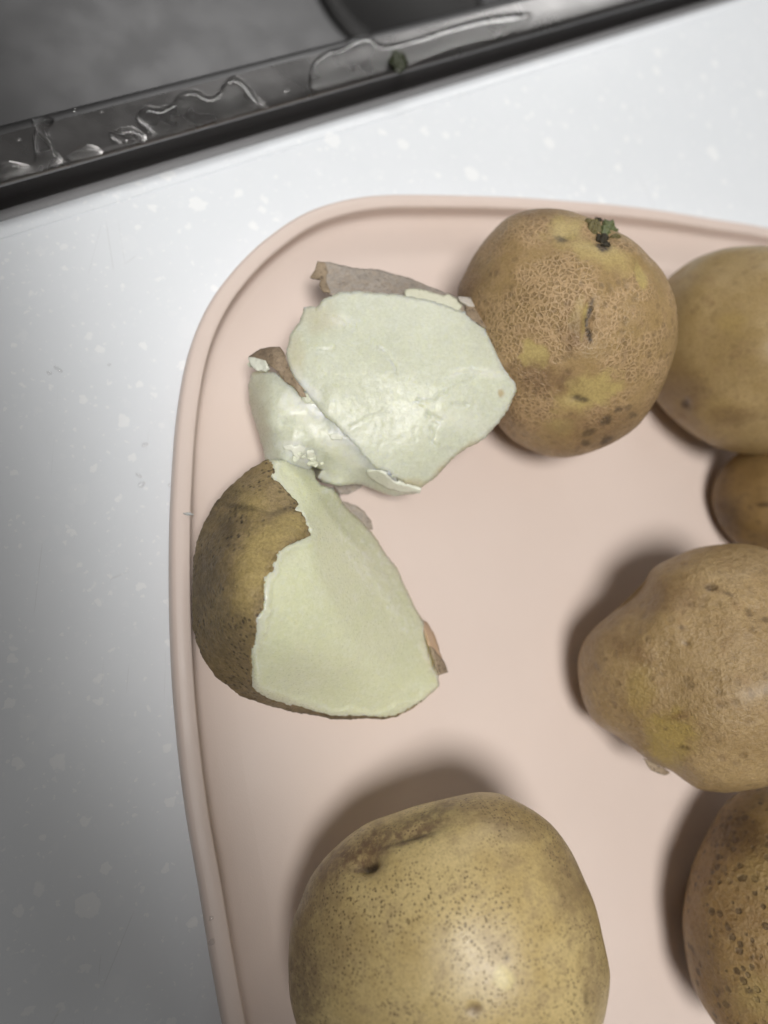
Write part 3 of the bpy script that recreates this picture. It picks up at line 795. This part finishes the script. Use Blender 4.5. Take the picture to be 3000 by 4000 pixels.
sk = mesh_obj('skin', Vk[used], Fsk, M_SKIN_BR, half_b, baseB, attrs=dict(
    yellow=blob_mask(Ssk, 1., list(map(lambda t: (*c4([t[:2]])[0], *t[2:]), [(560, 480, 90, 60, -20, .9, .75), (480, 640, 60, 110, 10, .9, .75), (430, 780, 50, 90, 10, .9, .5), (450, 300, 70, 50, 30, 1, .5), (660, 420, 70, 50, 0, .9, .7)])), 4),
    dark=blob_mask(Ssk, 1., list(map(lambda t: (*c4([t[:2]])[0], *t[2:]), [(300, 250, 100, 40, -40, 1, .5), (400, 320, 90, 14, 10, .9, .6), (330, 450, 30, 60, 0, 1, .5), (620, 340, 50, 10, -20, .8, .5)])), 6),
    brown=blob_mask(Ssk, 1., list(map(lambda t: (*c4([t[:2]])[0], *t[2:]), [(190, 700, 80, 300, 8, 1, .6), (280, 1050, 130, 150, 0, 1, .55), (400, 1300, 160, 50, 25, 1, .6), (320, 400, 70, 110, 30, 1, .45), (900, 1460, 500, 30, 3, .9, .8)])), 5)))
sm = sk.modifiers.new('thickness', 'SOLIDIFY'); sm.thickness = .0004; sm.offset = -1

# -- upper half: broad smooth cut face
Aout = c3([(485, 325), (500, 300), (540, 285), (590, 262), (640, 262), (700, 258), (760, 265), (830, 272), (900, 275), (960, 285), (1040, 300), (1100, 315), (1180, 340), (1230, 362), (1290, 372), (1330, 395), (1400, 440), (1450, 490), (1480, 520), (1500, 560), (1515, 598), (1490, 612), (1510, 625), (1515, 660), (1512, 715), (1555, 735), (1550, 780), (1530, 830), (1510, 880), (1480, 930), (1450, 970), (1410, 1010), (1380, 1050), (1340, 1075), (1290, 1100), (1240, 1130), (1200, 1165), (1160, 1210), (1110, 1265), (1060, 1300), (1030, 1318), (960, 1300), (900, 1270), (870, 1268), (850, 1240), (790, 1215), (740, 1170), (690, 1115), (620, 1050), (560, 975), (510, 930), (460, 870), (410, 815), (380, 780), (340, 720), (315, 660), (300, 600), (315, 520), (330, 480), (370, 430), (390, 380), (395, 345), (430, 340), (460, 345)])
out_a = ragged(ragged(linear(Aout, 6.5), 3.0, 3), 2.6, 5, True, .2)
V2, FA, loop = cdt(out_a, 7, None, 6)
hA = lambda p: c3([(p[0], p[1])])[0].tolist()+[p[2]/1000]
HA = Height([hA(p) for p in [(485, 325, 29), (395, 350, 28), (300, 600, 29), (420, 820, 30), (700, 1120, 30), (900, 1270, 28), (1040, 1315, 26.5), (1240, 1130, 33), (1480, 930, 38), (1550, 760, 41), (1510, 600, 41), (1400, 440, 39), (1100, 315, 35), (800, 270, 32), (600, 262, 29.5),
    (600, 500, 33.5), (900, 450, 36), (1250, 500, 39), (700, 750, 34.5), (1000, 700, 38), (1350, 750, 40.5), (900, 950, 34.5), (1150, 950, 37), (1050, 1150, 32.5), (450, 550, 31.8), (550, 850, 32.8)]])
zz = HA(V2)-shoulder(V2, out_a, .0007, 14)
# a slipped flake on the lower right of the face, with a small step
cr = inside(V2, ragged(linear(c3([(1000, 850), (1085, 850), (1160, 800), (1240, 760), (1400, 690), (1520, 700), (1560, 740), (1500, 930), (1380, 1060), (1250, 1110), (1150, 1100), (1080, 1075), (1095, 1030), (1130, 980), (1060, 935), (1100, 930)]), 8), 4, 8))
zz = zz+np.where(cr, .00035, 0)
def crack(S, z, line, depth, w):
    L = linear(c3(line), 4, False); L = ragged(L, 5, 17, False, .08)
    d = np.sqrt(((S[:, None]-L[None])**2).sum(-1).min(1))
    return z-depth*np.exp(-(d/w)**2)
for ln, dp in [([(1010, 845), (1060, 850), (1100, 838), (1130, 812), (1165, 800)], .0009), ([(1060, 930), (1100, 935), (1135, 955)], .0008), ([(1200, 868), (1280, 872)], .0006),
               ([(1085, 1000), (1095, 1040), (1080, 1070), (1100, 1085)], .0008), ([(480, 575), (540, 580), (560, 560)], .0005), ([(800, 560), (850, 600), (890, 660), (900, 700)], .0005),
               ([(1160, 720), (1230, 690), (1300, 680), (1400, 700)], .0005), ([(650, 990), (760, 930), (850, 900)], .0003), ([(560, 400), (620, 430), (600, 450)], .0005)]:
    zz = crack(V2, zz, ln, dp*.9, 4.6)
P = at(V2, zz)
toward = -rays(V2)/np.linalg.norm(rays(V2), axis=1)[:, None]
n_f = fbm(P, 260, 3, 5); n_c = fbm(P, 1000, 9, 4)
n_s = np.array([mnoise.fractal((p[0]*900, p[1]*260+p[0]*150, 4.4), 1, 2.1, 4) for p in P])
P = P+toward*(n_f*.00015+n_c*.00004+n_s*.00005)[:, None]
cenA = at(c3([(960, 800)]), ZF)[0][:2]; baseA = np.array([cenA[0], cenA[1], ZF])
half_a = thing('boiled_potato_half', 'half boiled potato lying broad cut face up with peel curling off behind', 'potato half', tuple(baseA), 'pieces of the broken boiled potato')
Sx = proj(P)
crumb = blob_mask(Sx, 1., list(map(lambda t: (*c3([t[:2]])[0], *t[2:]), [(440, 800, 60, 24, 48, .5, .9), (590, 410, 50, 22, 0, .9, .7), (1380, 700, 60, 20, 10, .9, .6), (1220, 700, 60, 12, -25, .9, .5), (1250, 950, 80, 40, 10, 1, .5), (360, 700, 20, 40, -20, .8, .7)])), 7)
edge = blob_mask(Sx, 1., list(map(lambda t: (*c3([t[:2]])[0], *t[2:]), [(480, 400, 70, 60, 0, 1, .35), (340, 600, 40, 80, 0, 1, .35), (1460, 810, 12, 14, 0, .6, .9), (1180, 1220, 150, 26, -42, .9, .7), (1000, 1310, 90, 22, 5, .9, .6)])), 8)
Vc, Fc = close_below(P, loop, ZF, LEV, cenA)
mesh_obj('flesh', Vc, [tuple(f) for f in FA]+Fc, M_FLESH_A, half_a, baseA, attrs=dict(
    crumb=np.concatenate([crumb, np.zeros(len(Vc)-len(P))]), edge=np.concatenate([edge, np.zeros(len(Vc)-len(P))+.3])))
# skin under the face: lower right and back of the body
Vk, Fk = close_below(P+toward*(-.0012), loop, ZF+.0001, [(a-.010, b) for a, b in LEV[:-1]], cenA)
nL = len(loop); S_l = V2[np.array(loop)]
rot = (S_l[:, 0] > c3([(930, 0)])[0][0])|(S_l[:, 1] < c3([(0, 420)])[0][1])
Fsk = [f for q, f in enumerate(Fk[:-nL]) if rot[q % nL] and rot[(q % nL+1) % nL]]
used = np.unique(np.concatenate([np.array(f) for f in Fsk])); remap = -np.ones(len(Vk), int); remap[used] = np.arange(len(used))
sk = mesh_obj('skin', Vk[used], [tuple(remap[list(f)]) for f in Fsk], M_PEEL_OUT, half_a, baseA)
sm = sk.modifiers.new('thickness', 'SOLIDIFY'); sm.thickness = .0004; sm.offset = -1

def sheet(name, outline, zfn, mat, parent, base, sp=8, amp=3, seed=1, thick=.0004, attrs=None, relief=.0002, rscale=500):
    out = ragged(linear(outline, sp), amp, seed)
    V, F, lp = cdt(out, sp, None, seed)
    P = at(V, zfn(V))
    tw = -rays(V)/np.linalg.norm(rays(V), axis=1)[:, None]
    P = P+tw*(fbm(P, rscale, seed, 4)*relief)[:, None]
    at_ = {}
    if attrs:
        Sx = proj(P)
        for k_, it in attrs.items(): at_[k_] = blob_mask(Sx, 1., it, seed)
    o = mesh_obj(name, P, F, mat, parent, base, attrs=at_)
    if thick:
        s_ = o.modifiers.new('thickness', 'SOLIDIFY'); s_.thickness = thick; s_.offset = -1
    return o

# grey peel curling up behind the face
pl = c3([(470, 98), (540, 105), (620, 125), (690, 135), (800, 142), (860, 160), (960, 185), (1050, 222), (1120, 250), (1190, 275), (1250, 300), (1310, 345), (1400, 430), (1380, 470), (1250, 390), (1100, 350), (900, 310), (700, 295), (590, 290), (520, 265), (480, 225), (490, 195), (435, 185), (455, 150)])
hP = Height([hA(p) for p in [(470, 98, 21), (440, 180, 20), (690, 135, 22), (960, 185, 24), (1190, 275, 33), (1400, 430, 38), (700, 200, 24.5), (560, 190, 23), (950, 240, 27.5), (700, 295, 26.5), (900, 310, 30), (1100, 350, 33.5), (520, 265, 25)]])
sheet('peel', pl, hP, M_PEEL_IN, half_a, baseA, 8, 3.5, 11, .0005, relief=.0006, rscale=300)
pl2 = c3([(430, 185), (455, 150), (470, 98), (510, 103), (525, 150), (515, 200), (540, 262), (500, 262), (478, 225), (488, 195)])
sheet('peel', pl2, lambda S: hP(S)+.0006, M_PEEL_OUT, half_a, baseA, 7, 3, 12, .0004)
pl3 = c3([(1230, 285), (1290, 292), (1345, 315), (1370, 345), (1340, 350), (1280, 335), (1240, 310)])
sheet('peel', pl3, lambda S: hP(S)+.0012, mat_plain('peel_pale', lin(206, 198, 186), .45, .2), half_a, baseA, 7, 3, 13, .0005)
pl4 = c3([(1270, 325), (1330, 350), (1400, 390), (1480, 430), (1530, 470), (1522, 515), (1500, 545), (1470, 535), (1440, 500), (1390, 460), (1320, 420), (1270, 385)])
hP4 = Height([hA(p) for p in [(1270, 325, 36), (1400, 390, 38.5), (1530, 470, 42), (1500, 540, 43), (1390, 455, 40), (1270, 385, 37.5)]])
sheet('peel', pl4, hP4, M_PEEL_OUT, half_a, baseA, 8, 3, 14, .0005)
fl = c3([(940, 250), (990, 242), (1050, 252), (1110, 272), (1150, 282), (1175, 278), (1220, 300), (1250, 335), (1235, 372), (1180, 355), (1100, 330), (1000, 308), (945, 300)])
sheet('flesh_flake', fl, lambda S: HA(S)-.0012, M_FLAKE, half_a, baseA, 8, 4, 15, .001, attrs=dict(crumb=[], edge=[(*c3([(1080, 280)])[0], 200, 30, 12, 1, .25)]))

# -- left slab of the upper half, broken away along a straight crack
Cout = c3([(118, 700), (160, 685), (215, 690), (250, 700), (300, 745), (352, 778), (422, 814), (470, 862), (520, 922), (572, 966), (630, 1040), (700, 1104), (750, 1160), (800, 1205), (858, 1236), (905, 1280), (960, 1308), (1028, 1328), (1018, 1350), (960, 1358), (890, 1365), (850, 1352), (790, 1332), (730, 1306), (650, 1300), (590, 1312), (540, 1300), (500, 1292), (475, 1262), (500, 1225), (450, 1195), (420, 1260), (330, 1300), (240, 1240), (190, 1190), (180, 1125), (150, 1020), (120, 930), (100, 850), (95, 770)])
out_c = ragged(ragged(linear(Cout, 6.5), 3.0, 21), 2.8, 23, True, .2)
V2, FC, loop = cdt(out_c, 8, None, 9)
HC = Height([hA(p) for p in [(118, 700, 17.5), (95, 770, 16), (100, 850, 15.5), (120, 930, 15.5), (150, 1020, 16), (185, 1130, 17), (215, 1230, 18), (330, 1290, 20), (215, 700, 23.5), (165, 850, 22), (180, 980, 22), (250, 1110, 23), (300, 750, 27), (400, 830, 28.9), (505, 938, 29.3), (690, 1128, 28.9), (845, 1255, 27.2), (1020, 1335, 24),
    (890, 1362, 17), (730, 1306, 15), (590, 1310, 15), (500, 1285, 14), (480, 1230, 17), (440, 1200, 20), (300, 950, 27), (400, 1050, 28), (550, 1130, 26.5), (700, 1220, 23.5), (350, 1180, 24), (620, 1210, 22), (850, 1310, 21.5)]])
zz = HC(V2)-shoulder(V2, out_c, .0006, 12); P = at(V2, zz)
toward = -rays(V2)/np.linalg.norm(rays(V2), axis=1)[:, None]
n_f = fbm(P, 330, 6, 5); n_c = fbm(P, 1000, 2, 4)
P = P+toward*(n_f*.00028+n_c*.00012)[:, None]
Sx = proj(P)
cenC = at(c3([(420, 1000)]), ZF)[0][:2]; baseC = np.array([cenC[0], cenC[1], ZF])
slab = thing('boiled_potato_chunk', 'crumbly boiled potato chunk split off along a straight crack, between the two halves', 'potato chunk', tuple(baseC), 'pieces of the broken boiled potato')
crumb = blob_mask(Sx, 1., list(map(lambda t: (*c3([t[:2]])[0], *t[2:]), [(400, 900, 105, 55, 20, .35, .85), (340, 1110, 60, 30, 10, .35, .9), (600, 1110, 130, 50, 40, .5, .7), (560, 1050, 40, 22, 10, .4, .9), (430, 1160, 60, 30, 30, .6, .8), (560, 1230, 60, 40, 0, .8, .4)])), 9)
Vc, Fc = close_below(P, loop, ZF, LEV, cenC)
mesh_obj('flesh', Vc, [tuple(f) for f in FC]+Fc, M_FLESH_A, slab, baseC, attrs=dict(crumb=np.concatenate([crumb, np.zeros(len(Vc)-len(P))]), edge=np.concatenate([blob_mask(Sx, 1., [(*c3([(150, 880)])[0], 45, 170, -5, .9, .3)], 4), np.zeros(len(Vc)-len(P))+.3])))
# raised white flakes on it
def flake(poly, src, lift, seed, parent, base, amp=4, mat=None):
    return sheet('flesh_flake', c3(poly), lambda S: src(S)+lift, mat or M_FLAKE, parent, base, 6, amp, seed, lift+.0004,
                 attrs=dict(crumb=[(*c3([np.mean(poly, 0)])[0], 400, 400, 0, 1, 1)], edge=[]), relief=.00025, rscale=600)
flake([(730, 1235), (760, 1222), (800, 1232), (840, 1245), (865, 1280), (900, 1300), (960, 1308), (1030, 1330), (1020, 1352), (960, 1350), (900, 1340), (850, 1330), (800, 1300), (750, 1262)], HC, .0007, 31, slab, baseC)
flake([(285, 1092), (320, 1085), (345, 1100), (370, 1090), (405, 1105), (400, 1140), (370, 1165), (345, 1150), (325, 1120), (290, 1115)], HC, .0004, 32, slab, baseC)
0 and flake([(300, 860), (340, 848), (410, 850), (470, 880), (500, 930), (450, 940), (380, 930), (320, 920), (305, 890)], HC, .0006, 33, slab, baseC)
flake([(420, 1130), (450, 1125), (455, 1150), (430, 1165), (415, 1150)], HC, .0007, 34, slab, baseC)
flake([(530, 1035), (580, 1025), (612, 1045), (600, 1065), (550, 1062)], HC, .0004, 35, slab, baseC)
# brown peel folded over its upper edge, white at the tip
pq = c3([(95, 612), (160, 570), (215, 562), (268, 558), (290, 590), (310, 655), (345, 725), (390, 785), (412, 832), (372, 822), (340, 775), (290, 742), (250, 692), (185, 640), (120, 622)])
hQ = Height([hA(p) for p in [(95, 612, 19), (160, 570, 21), (268, 558, 24), (310, 655, 27), (345, 725, 29), (410, 830, 30), (370, 820, 29.3), (290, 740, 27), (185, 640, 23.5), (240, 610, 26.5)]])
sheet('peel', pq, hQ, M_PEEL_OUT, slab, baseC, 7, 3, 41, .0006, attrs=dict(yellow=[], brown=[(*c3([(150, 590)])[0], 60, 20, -20, 1, .6)], dark=[]))
pw = c3([(95, 615), (130, 612), (180, 635), (205, 668), (180, 688), (140, 690), (105, 655)])
sheet('flesh_flake', pw, lambda S: hQ(S)+.0005, M_FLAKE, slab, baseC, 6, 4, 42, .0012, attrs=dict(crumb=[(*c3([(150, 650)])[0], 300, 300, 0, 1, .8)], edge=[]), relief=.0006)
# loose crumbs along the break
rc = np.random.RandomState(3)
for (u, v) in [(440, 1150), (500, 1190), (455, 1190), (395, 1150), (350, 1155), (430, 1178), (370, 1128), (120, 660), (445, 860), (420, 835)]:
    Sc = c3([(u+rc.uniform(-8, 8), v+rc.uniform(-8, 8))])
    pc = at(Sc, HC(Sc)+.0001)[0]
    lump('flesh_crumb', pc, rc.uniform(.0006, .0016), M_FLAKE, slab, rc.uniform(0, 90), (rc.uniform(.7, 1.3), rc.uniform(.5, 1.2), .38))
# thin skin showing under its lower edge
ps = c3([(560, 1300), (650, 1295), (720, 1300), (700, 1325), (640, 1352), (600, 1358), (575, 1335)])
sheet('peel', ps, lambda S: np.full(len(S), ZF+.0035), M_PEEL_IN, slab, baseC, 7, 3, 43, .0004)

# peel scraps that belong to the lower half
q1 = c4([(930, 280), (990, 300), (1040, 318), (1070, 345), (1105, 395), (1115, 440), (1080, 440), (1030, 400), (980, 360), (940, 320)])
sheet('peel', q1, lambda S: np.full(len(S), ZF+.004), M_PEEL_IN, half_b, baseB, 7, 3.5, 51, .0004)
q2 = c4([(1375, 925), (1405, 940), (1440, 990), (1462, 1040), (1480, 1110), (1500, 1165), (1470, 1190), (1440, 1120), (1410, 1040)])
hq2 = Height([hB(p) for p in [(1375, 925, 7.5), (1462, 1040, 9), (1500, 1165, 9.5), (1440, 1120, 13), (1410, 1040, 12), (1470, 1190, 12)]])
sheet('peel', q2, hq2, mat_plain('peel_pink_inside', lin(222, 190, 160), .45, .3), half_b, baseB, 7, 3, 52, .0005)
q3 = c4([(1425, 1068), (1455, 1095), (1480, 1130), (1500, 1155), (1522, 1210), (1478, 1226), (1465, 1190), (1445, 1130)])
sheet('peel', q3, lambda S: hq2(S)+.0008, M_PEEL_OUT, half_b, baseB, 7, 3, 53, .0005)

# ------------------------------------------------------------------ sprout and flake on the whole potatoes
M_SPROUT = mat_plain('sprout_green', lin(104, 112, 74), .55, .2)
M_SPROUT_D = mat_plain('sprout_dark', lin(52, 46, 30), .7)
def surf_point(g, S):
    P_ = g[2]; q = proj(P_); w = (P_-CAM)@FWD
    d = np.hypot(*(q-np.array(S)).T)
    idx = np.where(d < 40)[0]
    if len(idx) == 0: idx = np.argsort(d)[:20]
    near = idx[w[idx] < np.median(w[idx])+.004]
    return P_[near[np.argmin(d[near])]]
M_SPROUT_M = mat_plain('sprout_olive', lin(112, 104, 66), .6, .2)
for i, (S, r, mt) in enumerate([((2376, 888), .0020, M_SPROUT), ((2392, 905), .0016, M_SPROUT), ((2362, 905), .0017, M_SPROUT), ((2322, 872), .0017, M_SPROUT_M), ((2312, 895), .0014, M_SPROUT_M),
                                ((2335, 862), .0015, M_SPROUT_D), ((2330, 890), .0014, M_SPROUT_M), ((2405, 925), .0014, M_SPROUT_M), ((2352, 940), .0018, M_SPROUT_D), ((2364, 958), .0014, M_SPROUT_D), ((2298, 868), .0011, M_SPROUT_M)]):
    lump('sprout', surf_point(g1, S)+(g1[0]-surf_point(g1, S))*.012, r, mt, p1, 60+i*3.3, (1, 1.3-.6*(i % 2), 1.0))
sp = surf_point(g4, c6([(430, 1262)])[0])
fo = c6([(392, 1236), (415, 1240), (440, 1258), (480, 1280), (488, 1288), (468, 1298), (430, 1285), (412, 1268)])
sheet('peel', fo, lambda S: np.full(len(S), sp[2]), M_PEEL_OUT, p4, np.array(p4.location), 7, 3, 66, .0006)

# ------------------------------------------------------------------ water and bits
def drop(S, z, r, asp, ang, label, n=20, h=.36, name='water_drop'):
    c = at([S], z)[0]
    V_, F_ = [], []
    ca, sa = math.cos(ang), math.sin(ang); m_ = 7
    for j in range(m_):
        q_ = 1-j/m_
        for i in range(n):
            t = 2*math.pi*i/n
            w_ = 1+.10*math.sin(2*t+S[0])+.06*math.sin(3*t+S[1])
            x, y = r*q_*math.cos(t)*w_, r*asp*q_*math.sin(t)*w_
            V_.append((c[0]+x*ca-y*sa, c[1]+x*sa+y*ca, z+r*h*(1-q_*q_)+.00004))
    V_.append((c[0], c[1], z+r*h+.00004)); top = len(V_)-1
    for j in range(m_-1):
        for i in range(n):
            k2 = (i+1) % n
            F_.append((j*n+i, j*n+k2, (j+1)*n+k2, (j+1)*n+i))
    for i in range(n): F_.append(((m_-1)*n+i, (m_-1)*n+(i+1) % n, top))
    o = mesh_obj(name, V_, F_, M_DROP, None, c)
    return tag(o, label, 'water drop', 'water drops')
for S, r, asp, ang, lab in [
    ((228, 1442), .0012, .55, -.5, 'larger water drop of the pair on the counter left of the tray corner'),
    ((193, 1457), .0008, .6, -.3, 'smaller water drop of the pair on the counter left of the tray corner'),
    ((566, 1737), .0009, .7, .4, 'upper water drop of the cluster on the counter beside the left rim'),
    ((542, 1857), .0009, .6, -.6, 'middle water drop of the cluster on the counter beside the left rim'),
    ((553, 1892), .0010, .8, .4, 'lowest water drop of the cluster on the counter beside the left rim'),
    ((427, 1425), .0005, .8, 0, 'tiny lone water drop on the counter above the cluster')]:
    drop(S, 0.0, r, asp, ang, lab)
for S, r, lab in [((828, 3585), .0008, 'upper water drop on the tray rim at lower left'), ((828, 3680), .0009, 'lower water drop on the tray rim at lower left'),
                  ((678, 1758), .0005, 'tiny water drop on the outer edge of the left tray rim'), ((664, 1895), .0006, 'second tiny water drop on the outer edge of the left tray rim')]:
    drop(S, ZR-.0002 if S[1] > 3000 else .0088, r, .8, .3, lab)

def zrim(S):
    d = (at(S, .0045)-A0)@N_
    pr = np.array([(0.0, 0.0), (0.009, -0.006), (0.0116, -0.004)]+RIMP+[(D_EDGE, .0034)])
    return np.interp(d, pr[:, 0], pr[:, 1])
def puddle(poly, h, label, seed=0, name='water_puddle'):
    out = spline(c1(poly), 9)
    V, F, lp = cdt(out, 9, None, seed)
    d = np.array([np.sqrt(((out-v)**2).sum(1).min()) for v in V])
    edge = 1-np.clip(1-d/44, 0, 1)**2
    z0 = zrim(V)
    top = at(V, z0+.00006+h*np.sqrt(np.clip(edge, 0, 1)))
    bot = at(V, z0-.0006)
    n_ = len(V)
    VV = np.vstack([top, bot]); FF = [tuple(f) for f in F]+[tuple(int(i)+n_ for i in f[::-1]) for f in F]
    for i in range(len(lp)):
        a, b = lp[i], lp[(i+1) % len(lp)]
        FF.append((b, a, a+n_, b+n_))
    o = mesh_obj(name, VV, FF, M_WATER, None, np.append(top.mean(0)[:2], z0.mean()))
    return tag(o, label, 'puddle', 'water on the sink rim')
puddle([(600, 480), (640, 455), (690, 462), (740, 440), (790, 390), (850, 385), (900, 410), (940, 395), (975, 345), (1020, 325), (1070, 360), (1110, 415), (1170, 465), (1220, 480), (1100, 520), (950, 560), (800, 590), (690, 600), (640, 560), (590, 520)], .0015, 'wide wavy water puddle along the middle of the steel sink rim', 71)
puddle([(280, 680), (320, 650), (370, 625), (420, 632), (455, 660), (475, 690), (430, 715), (380, 730), (320, 725), (290, 705)], .0016, 'oval water puddle with a bright upper edge near the left end of the rim', 72)
puddle([(0, 720), (40, 695), (130, 708), (150, 670), (140, 600), (150, 550), (135, 520), (180, 500), (235, 515), (205, 545), (225, 600), (240, 650), (275, 690), (260, 740), (180, 770), (80, 790), (0, 800)], .0014, 'branching water puddle at the far left of the sink rim', 73)
puddle([(470, 580), (500, 560), (560, 545), (600, 560), (640, 600), (650, 640), (600, 640), (560, 640), (520, 620)], .0015, 'small round water puddle beside the wide wavy one on the rim', 74)
puddle([(1340, 300), (1370, 250), (1420, 215), (1480, 200), (1540, 160), (1600, 150), (1650, 190), (1800, 160), (1950, 110), (2150, 60), (2300, 60), (2200, 150), (2000, 200), (1800, 270), (1600, 330), (1420, 380), (1345, 380)], .0007, 'broad water film covering the far right part of the sink rim', 75)
for S, r, lab in [((1240, 395), .0011, 'bright water drop on the sink rim right of the wavy puddle'), ((325, 475), .0008, 'water drop near the basin edge above the oval puddle'), ((440, 485), .0007, 'water drop near the basin edge, right of another drop'), ((80, 605), .0008, 'single water drop at the far left of the sink rim'), ((820, 545), .0006, 'tiny water drop low on the sink rim')]:
    Sx = c1([S])[0]; drop(Sx, float(zrim(np.array([Sx]))[0]), r, .8, .5, lab)
gb = at(c2([(62, 262)]), .0062)[0]
M_LEAF = mat_plain('wet_leaf', lin(48, 54, 30), .4)
lf = lump('vegetable_scrap', gb, .0030, M_LEAF, None, 5.5, (1.0, 1.3, .45))
tag(lf, 'tiny dark green vegetable scrap on the wet sink rim', 'scrap')
cb = at([(737, 2008)], ZR)[0]
cr_ = lump('potato_crumb', cb+np.array([0, 0, .0002]), .0005, M_FLESH_A, None, 8.5, (2.4, .8, .7))
tag(cr_, 'tiny white potato crumb stuck on the left tray rim', 'crumb')
